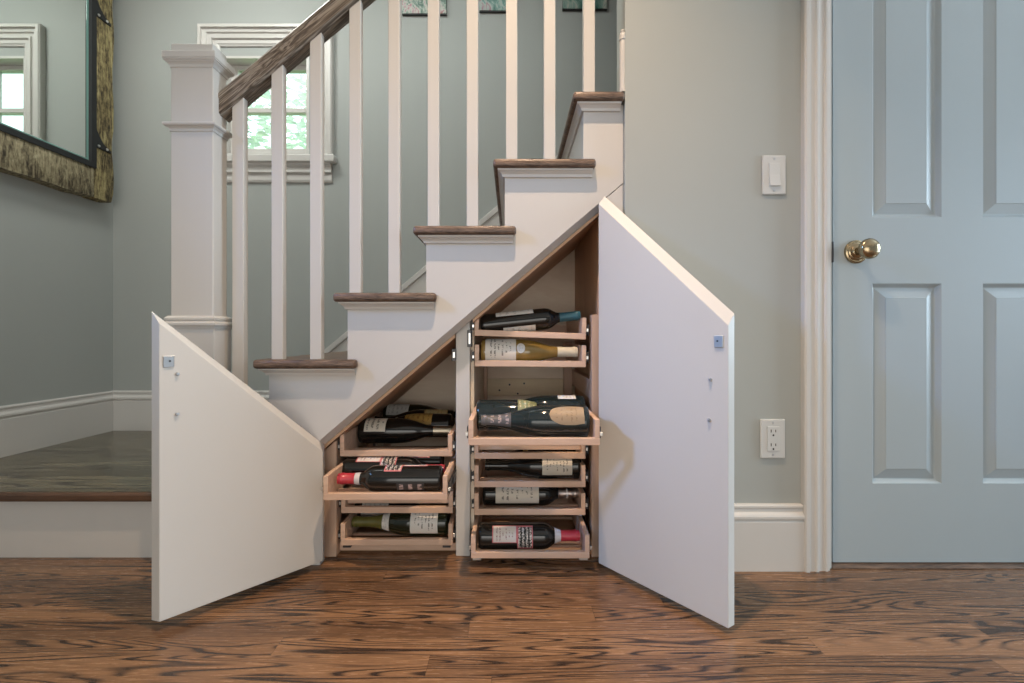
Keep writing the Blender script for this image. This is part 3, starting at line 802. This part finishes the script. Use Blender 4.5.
def bottle(text, shape, base, side, glass, capsule=None, ring=None, labels=(), tilt=0.0, sc=1.0, rs=1.0):
    """base: centre of the bottle's base; side +1 = neck to the right; angles: 0 top, 90 towards the room"""
    t = thing('wine_bottle', text, 'bottle', base, GB)
    t.rotation_euler = (0, -tilt*side, 0)
    xf = lambda a, u, v: (a*side*sc, u*sc*rs, v*sc*rs)
    bm = NB(); lathe(bm, BOT[shape], 40, xf, cap=False)
    bo = local('glass_body', bm, glass, t)
    if capsule:
        m, x0, nm = capsule
        bm = NB()
        pr_ = [(x0, rad(shape, x0)+.0002), (x0, rad(shape, x0)+.0009)]
        pr_ += [(x, rad(shape, x)+.0009) for x, r in BOT[shape] if x0 < x < 0.2999] + [(0.301, 0.0152), (0.3014, 0.0140), (0.3014, 0)]
        lathe(bm, pr_, 32, xf, cap=False)
        c = local('capsule', bm, m, t); c['label'] = nm
    if ring:
        m, x0, x1 = ring
        bm = NB(); lathe(bm, [(x0, rad(shape, x0)+.0002), (x0, rad(shape, x0)+.0012), (x1, rad(shape, x1)+.0012), (x1, rad(shape, x1)+.0002)], 32, xf, cap=False)
        local('capsule_ring', bm, m, t)
    for lab in labels:
        x0, x1, a0, a1, m = lab[:5]; shp = lab[5] if len(lab) > 5 else None
        nm = lab[6] if len(lab) > 6 else 'label'
        bm = NB(); uvl = bm.loops.layers.uv.new('UVMap'); nu, nv = 20, 24
        def pt(i, j, dr):
            u = i/nu; v = j/nv
            x = x0+(x1-x0)*u
            mid, hw = (a0+a1)/2, (a1-a0)/2
            if shp == 'shield': hw *= math.sqrt(max(0.0, 1-(max(0, (u-0.45)/0.55))**2.2))*(0.86+0.14*min(1, u/0.25))
            if shp == 'round': hw *= math.sqrt(max(0.0, 1-(2*u-1)**2))
            th = R(mid+hw*(2*v-1)); r = rad(shape, x)+dr
            return (x*side*sc, -r*math.sin(th)*sc*rs, r*math.cos(th)*sc*rs)
        top = [[bm.verts.new(pt(i, j, .0007)) for j in range(nv+1)] for i in range(nu+1)]
        low = [[bm.verts.new(pt(i, j, .0001)) for j in range(nv+1)] for i in range(nu+1)]
        uvs = {}
        for i in range(nu+1):
            for j in range(nv+1):
                uvs[top[i][j]] = (i/nu, j/nv); uvs[low[i][j]] = (i/nu, j/nv)
        fl = []
        for i in range(nu):
            for j in range(nv):
                fl.append(bm.faces.new((top[i][j], top[i+1][j], top[i+1][j+1], top[i][j+1])))
                fl.append(bm.faces.new((low[i][j], low[i][j+1], low[i+1][j+1], low[i+1][j])))
        for i in range(nu):
            fl.append(bm.faces.new((top[i][0], low[i][0], low[i+1][0], top[i+1][0]))); fl.append(bm.faces.new((top[i][nv], top[i+1][nv], low[i+1][nv], low[i][nv])))
        for j in range(nv):
            fl.append(bm.faces.new((top[0][j], top[0][j+1], low[0][j+1], low[0][j]))); fl.append(bm.faces.new((top[nu][j], low[nu][j], low[nu][j+1], top[nu][j+1])))
        for f in fl:
            for lp in f.loops: lp[uvl].uv = uvs[lp.vert]
        local(nm, bm, m, t)
    return t

SL = 0.0075   # bottles lie this high above the underside of their rack
def bz(zb, shape): return zb+0.0165+{'bordeaux': .0377, 'burgundy': .0407, 'champagne': .0443}[shape]-0.0085
# tall right cabinet, from the top
bottle('dark wine bottle with teal capsule, tilted up in the topmost rack', 'bordeaux', (px(481.2, 1.42), 1.42, 0.699), 1, M['bk'], (M['teal'], 0.238, 'teal foil capsule'), None,
       [(0.048, 0.160, -12, 52, L['plain']), (0.066, 0.162, 116, 168, L['plain'])], tilt=R(6.0), sc=1.03, rs=0.88)
bottle('amber white-wine bottle with big pale label and cream capsule', 'burgundy', (px(481.5, 1.43), 1.43, bz(.5735, 'burgundy')-.0055), 1, M['amber'], (M['cream'], 0.238, 'cream foil capsule'), None,
       [(0.014, 0.108, 0, 128, L['white']), (0.110, 0.136, 48, 92, L['plain'], 'round', 'seal')])
bottle('dark champagne bottle with tan shield label, front of the pulled-out rack', 'champagne', (px(588, 1.222), 1.222, bz(.387, 'champagne')-.001), -1, M['champ'], None, None,
       [(0.016, 0.110, 18, 92, L['shield'], 'shield'), (0.212, 0.294, -60, 120, L['neck'], None, 'neck_label')], sc=0.975)
bottle('dark teal sparkling bottle, neck right, behind the shield-label bottle', 'champagne', (px(476.8, 1.316), 1.316, bz(.387, 'champagne')-.001), 1, M['champ'], None, None,
       [(0.118, 0.172, 0, 80, L['seal'])])
bottle('third dark bottle in the pulled-out rack, small white label on top', 'champagne', (px(584, 1.409), 1.409, bz(.387, 'champagne')-.001), -1, M['champ'], None, None,
       [(0.028, 0.083, -10, 34, L['plain'])])
bottle('dark wine bottle, neck left, beige label near its right end', 'burgundy', (px(580, 1.442), 1.442, bz(.209, 'burgundy')-.001), -1, M['bk'], None, None,
       [(0.030, 0.122, 8, 118, L['beige'])])
bottle('dark bottle behind the neck-left beige-label bottle, same rack', 'burgundy', (px(575, 1.535), 1.535, bz(.209, 'burgundy')-.001), -1, M['bk'], None, None,
       [(0.160, 0.176, -20, 40, L['gold'])])
bottle('dark wine bottle with wide beige label and pewter capsule, second rack from bottom', 'bordeaux', (px(483.4, 1.444), 1.444, bz(.1238, 'bordeaux')-.001), 1, M['bk'], (M['pewter'], 0.236, 'pewter foil capsule'), (M['silver'], 0.262, 0.266),
       [(0.040, 0.174, -5, 122, L['beige'])])
bottle('red-capsule wine bottle with script label in the bottom right rack', 'bordeaux', (px(479, 1.345), 1.345, bz(.0348, 'bordeaux')-.003), 1, M['bk'], (M['red'], 0.243, 'red foil capsule'), (M['silver'], 0.226, 0.2445),
       [(0.041, 0.114, 22, 98, L['grey']), (0.1145, 0.160, 22, 132, L['check'])], sc=0.985)
# low left cabinet
bottle('dark wine bottle, large-type label, front of the top left rack', 'burgundy', (px(361, 1.50), 1.50, bz(.3057, 'burgundy')), 1, M['bk'], (M['tanfoil'], 0.240, 'champagne-coloured foil capsule'), None,
       [(0.022, 0.090, 0, 82, L['big'])])
bottle('dark wine bottle with gold label, second from front in top left rack', 'burgundy', (px(452, 1.588), 1.588, bz(.3057, 'burgundy')), -1, M['bk'], None, None,
       [(0.066, 0.160, -20, 75, L['gold']), (0.190, 0.235, -30, 60, L['cream'], None, 'neck_label')])
bottle('dark wine bottle with yellow framed label, third in top left rack', 'burgundy', (px(454, 1.676), 1.676, bz(.3057, 'burgundy')), -1, M['bk'], None, None,
       [(0.020, 0.106, 0, 88, L['yellow'])])
bottle('rearmost dark bottle with pale label in the top left rack', 'burgundy', (px(385, 1.764), 1.764, bz(.3057, 'burgundy')+.006), 1, M['gr'], None, None,
       [(0.014, 0.098, 0, 82, L['plain'])])
bottle('red-capsule wine bottle, neck left, front of the pulled-out left rack', 'bordeaux', (px(442.3, 1.282), 1.282, bz(.222, 'bordeaux')-.0022), -1, M['bk'], (M['red'], 0.250, 'red foil capsule'), (M['silver'], 0.236, 0.2515),
       [(0.042, 0.113, -58, 8, L['grey']), (0.1135, 0.163, -50, 42, L['check']), (0.046, 0.124, 92, 128, L['dark'])], sc=0.97)
bottle('dark wine bottle with pink-edged label, middle of the pulled-out left rack', 'bordeaux', (px(345, 1.372), 1.372, bz(.222, 'bordeaux')-.004), 1, M['bk'], (M['red'], 0.243, 'red foil capsule'), None,
       [(0.040, 0.113, -35, 38, L['grey']), (0.1135, 0.160, -35, 60, L['check'])])
bottle('dark wine bottle with pink-edged label, rear of the pulled-out left rack', 'bordeaux', (px(443, 1.456), 1.456, bz(.222, 'bordeaux')-.003), -1, M['bk'], (M['red'], 0.243, 'red foil capsule'), None,
       [(0.038, 0.113, -20, 55, L['grey']), (0.1135, 0.160, -20, 70, L['check'])])
bottle('green wine bottle, olive neck left, front of the bottom left rack', 'burgundy', (px(449, 1.43), 1.43, bz(.0372, 'burgundy')-.002), -1, M['gr'], (M['ol'], 0.205, 'olive foil capsule'), None,
       [(0.030, 0.114, -10, 122, L['white']), (0.182, 0.212, -20, 130, L['plain'], None, 'neck_label')])
bottle('dark bottle with white label behind the green bottle, bottom left rack', 'burgundy', (px(357, 1.516), 1.516, bz(.0372, 'burgundy')-.002), 1, M['bk'], None, None,
       [(0.026, 0.112, 5, 88, L['plain'])])

# ------------------------------------------------------------------ mirror on the left wall
def mirror():
    t = thing('wall_mirror', 'large rustic barn-wood framed mirror with black iron border', 'mirror', (XL, 1.68, 1.30))
    y0, y1 = 1.18, 2.155            # outer frame
    z0, z1 = 1.290, 2.56
    fx0, fx1 = XL, XL+0.058         # wood thickness
    side, bot = 0.099, 0.137
    rng = random.Random(3)
    def board(pts_, name, m):
        bm = NB(); prism(bm, pts_, (fx0, fx1), YZ, .004, 2); return link(name, bm, m, t, True)
    # right upright with a live edge
    n = 26
    edge = [(y1-0.004+0.005*math.sin(i*0.9)+rng.uniform(-.003, .003), z0+(z1-z0)*i/n) for i in range(n+1)]
    edge[0] = (y1-0.012, z0+.002)
    board([(y1-side, z0)] + edge + [(y1-side, z1)], 'frame_upright', M['barn'])
    edge = [(y0+0.004*math.sin(i*1.1)+rng.uniform(-.003, .003), z1-(z1-z0)*i/n) for i in range(n+1)]
    board([(y0+side, z1)] + edge + [(y0+side, z0)], 'frame_upright', M['barn'])
    m_ = 16
    edge = [(y0+side+(y1-y0-2*side)*i/m_, z0+0.003*math.sin(i*1.3)+rng.uniform(-.002, .002)) for i in range(m_+1)]
    board(edge + [(y1-side, z0+bot), (y0+side, z0+bot)], 'frame_rail', M['barnb'])
    edge = [(y1-side-(y1-y0-2*side)*i/m_, z1+rng.uniform(-.003, .003)) for i in range(m_+1)]
    board(edge + [(y0+side, z1-bot), (y1-side, z1-bot)], 'frame_rail', M['barnb'])
    # iron border
    a0, a1, c0, c1 = y0+side, y1-side, z0+bot, z1-bot; b = 0.024
    bm = NB()
    X0, X1 = XL+0.002, XL+0.064
    sweep(bm, [(a0-.004, c0-.004), (a0-.004, c1+.004), (a1+.004, c1+.004), (a1+.004, c0-.004)], [(0, X0), (0, X1), (b, X1), (b+.004, X1-.010), (b+.004, X0)], YZ, closed=True)
    fr = link('iron_border', bm, M['iron'], t)
    # glass with bevelled greenish edge
    bm = NB(); e = b+.004
    bx(bm, XL+0.030, XL+0.0495, a0+e-.004, a1-e+.004, c0+e-.004, c1-e+.004)
    g = link('mirror_glass', bm, M['mirror'], t)
    bm = NB()
    sweep(bm, [(a0+e-.004, c0+e-.004), (a0+e-.004, c1-e+.004), (a1-e+.004, c1-e+.004), (a1-e+.004, c0+e-.004)], [(0, XL+.0498), (0, XL+.053), (0.007, XL+.0506), (0.007, XL+.0498)], YZ, closed=True)
    link('glass_edge', bm, M['gedge'], t)
    # iron straps: pointed, curved, nailed
    def strap(zc, up):
        pts_ = [(0, 0)]
        for i in range(9):
            q = i/8; pts_.append((0.078*q, 0.085*(1-q)**2.2+0.012*q))
        pts_ = [(0, 0.0)] + [(0.080*q/8, 0.082*(1-q/8)**2.2+0.012) for q in range(9)] + [(0.080, 0.0)]
        bm = NB()
        prism(bm, [(a1+a, zc+up*z) for a, z in pts_], (fx1-.001, fx1+0.005), YZ, .001, 1)
        s = link('iron_strap', bm, M['iron'], t)
        for a in (0.016, 0.058):
            bm = NB(); lathe(bm, [(0, .006), (.003, .005), (.005, .002), (.0052, 0)], 12, lambda q, u, v: (fx1+.005+q, a1+a+u, zc+up*.010+v))
            link('nail_head', bm, M['zinc'], s, True)
    strap(pz(148, 2.07), 1)
    strap(pz(17, 2.07), 1)
mirror()

# ------------------------------------------------------------------ small pictures at the top of the stair wall
for (a, b, yb, m, txt) in ((402, 446.5, 14.6, 'art1', 'leftmost small canvas on the stair wall, flowers on pale ground'),
                           (479.3, 516, 11.6, 'art2', 'middle small canvas on the stair wall, pink and teal'),
                           (562.5, 607, 9.8, 'art3', 'rightmost small canvas on the stair wall, mostly green')):
    x0, x1, z0 = px(a, YB-.012), px(b, YB-.012), pz(yb, YB-.012)
    w = x1-x0
    t = thing('canvas_picture', txt, 'picture', ((x0+x1)/2, YB-.015, z0), 'small canvases on the stair wall')
    bm = NB(); bx(bm, x0, x1, YB-.012, YB, z0, z0+w*1.15, .001, 1); link('canvas_edge', bm, M['black'], t)
    bm = NB(); bx(bm, x0+.0005, x1-.0005, YB-.0145, YB-.0124, z0+.005, z0+w*1.15, .0003, 1); link('painted_face', bm, M[m], t)

# ------------------------------------------------------------------ switch and outlet
def plate(name, txt, cat, xa, xb, ya, yb):
    Y = YW-.005
    x0, x1, z0, z1 = px(xa, Y), px(xb, Y), pz(yb, Y), pz(ya, Y)
    t = thing(name, txt, cat, ((x0+x1)/2, YW, z0))
    xc, zc = (x0+x1)/2, (z0+z1)/2
    bm = NB(); prism(bm, [(x0, z0), (x1, z0), (x1, z1), (x0, z1)], (YW-.006, YW-.0002), XZ, .003, 2)
    link('wall_plate', bm, M['plate'], t)
    for s in (-1, 1):
        bm = NB(); lathe(bm, [(0, .0030), (.0008, .0030), (.001, 0)], 14, lambda a, u, v: (xc+u, YW-.006-a, zc+s*(z1-z0)*.405+v))
        link('plate_screw', bm, M['steel'], t, True)
    return t, xc, zc
t, xc, zc = plate('light_switch', 'white rocker light switch on the grey wall beside the door', 'light switch', 762.3, 786.0, 155.2, 194.6)
bm = NB(); bx(bm, xc-.0168, xc+.0168, YW-.0068, YW-.006, zc-.0345, zc+.0345, .0006, 1); link('switch_frame', bm, M['plate'], t)
bm = NB(); prism(bm, [(YW-.0069, zc-.032), (YW-.0115, zc-.032), (YW-.0085, zc), (YW-.0078, zc+.032), (YW-.0069, zc+.032)], (xc-.0150, xc+.0150), YZ, .0006, 1)
link('rocker', bm, M['plate'], t)
t, xc, zc = plate('wall_outlet', 'white double power outlet low on the grey wall', 'outlet', 760.4, 785.3, 419.0, 458.4)
bm = NB(); bx(bm, xc-.0168, xc+.0168, YW-.0078, YW-.006, zc-.0345, zc+.0345, .0006, 1); rf = link('receptacle', bm, M['plate'], t)
for s in (-1, 1):
    zz = zc+s*.0195+.003
    for dx, hw, hh in ((-.0064, .0011, .0042), (.0064, .0011, .0036)):
        bm = NB(); bx(bm, xc+dx-hw, xc+dx+hw, YW-.0082, YW-.0074, zz-hh, zz+hh); link('blade_slot', bm, M['slot'], rf)
    bm = NB(); lathe(bm, [(0, .0027), (.0006, .0027), (.0006, 0)], 14, lambda a, u, v: (xc+u, YW-.0076-a, zz-.0120+v)); link('ground_hole', bm, M['slot'], rf)

# ------------------------------------------------------------------ light
def area(name, loc, rot, size, power, col, sy=None, shape='RECTANGLE', spread=180):
    d = bpy.data.lights.new(name, 'AREA'); d.energy = power; d.color = col; d.shape = shape; d.size = size
    if sy: d.size_y = sy
    d.spread = R(spread)
    o = bpy.data.objects.new(name, d); COL.objects.link(o); o.location = loc; o.rotation_euler = rot; return o
area('ceiling_downlight', (0.04, 0.69, 2.56), (0, 0, 0), 0.045, 14.5, (1.0, 0.72, 0.48), shape='DISK', spread=92)
area('stairwell_fill', (-0.35, 1.50, 2.57), (0, 0, 0), 0.7, 7.0, (0.92, 1.0, 0.96), 0.3)  # unseen fill, added to brighten the back wall behind the stair
area('landing_fill', (-1.25, 1.50, 2.57), (0, 0, 0), 0.4, 13.0, (0.97, 1.0, 0.94), 0.4)  # added fill above the landing, lifts the dim left wall
area('rear_fill', (0.0, -3.0, 0.78), (R(90), 0, 0), 3.2, 43.0, (1.0, 0.955, 0.875), 1.45)  # broad fill added behind the camera, low so it reaches into the cabinets
lw = area('left_window_light', (-1.88, 0.42, 1.80), (0, 0, 0), 0.24, 2.3, (0.22, 0.46, 1.0), 0.20, spread=46)
lw.rotation_euler = Vector((2.28, 0.73, -1.30)).to_track_quat('-Z', 'Y').to_euler()
area('right_window_light', (4.0, 0.70, 1.3), (0, R(90), 0), 1.4, 100.0, (0.66, 0.85, 1.0), 1.0)
sun = bpy.data.lights.new('sun', 'SUN'); sun.energy = 14.0; sun.angle = R(1); sun.color = (1, .97, .92)
so = bpy.data.objects.new('sun', sun); COL.objects.link(so); so.rotation_euler = (R(28), R(10), 0)

w = bpy.data.worlds.new('sky'); S.world = w; w.use_nodes = True
nt = w.node_tree; bg = nt.nodes['Background']
tc = nt.nodes.new('ShaderNodeTexCoord'); sp = nt.nodes.new('ShaderNodeSeparateXYZ'); nt.links.new(tc.outputs['Generated'], sp.inputs[0])
mr = nt.nodes.new('ShaderNodeMapRange'); mr.inputs[1].default_value = -0.2; mr.inputs[2].default_value = 0.5; mr.inputs[3].default_value = 0.35; mr.inputs[4].default_value = 2.6
nt.links.new(sp.outputs[1], mr.inputs[0]); nt.links.new(mr.outputs[0], bg.inputs[1])
bg.inputs[0].default_value = (0.86, 0.97, 1.0, 1)

# ------------------------------------------------------------------ camera and view
cam = bpy.data.cameras.new('camera'); cam.sensor_width = 36.0; cam.lens = F/1024*36.0
cam.shift_y = -6.5/1024; cam.clip_start = 0.02
co = bpy.data.objects.new('camera', cam); COL.objects.link(co)
co.location = (0, 0, CZ); co.rotation_euler = (R(90), 0, 0)
S.camera = co
vs = S.view_settings
vs.view_transform = 'Standard'; vs.look = 'None'; vs.gamma = 1.0; vs.use_curve_mapping = False; vs.exposure = 0.0
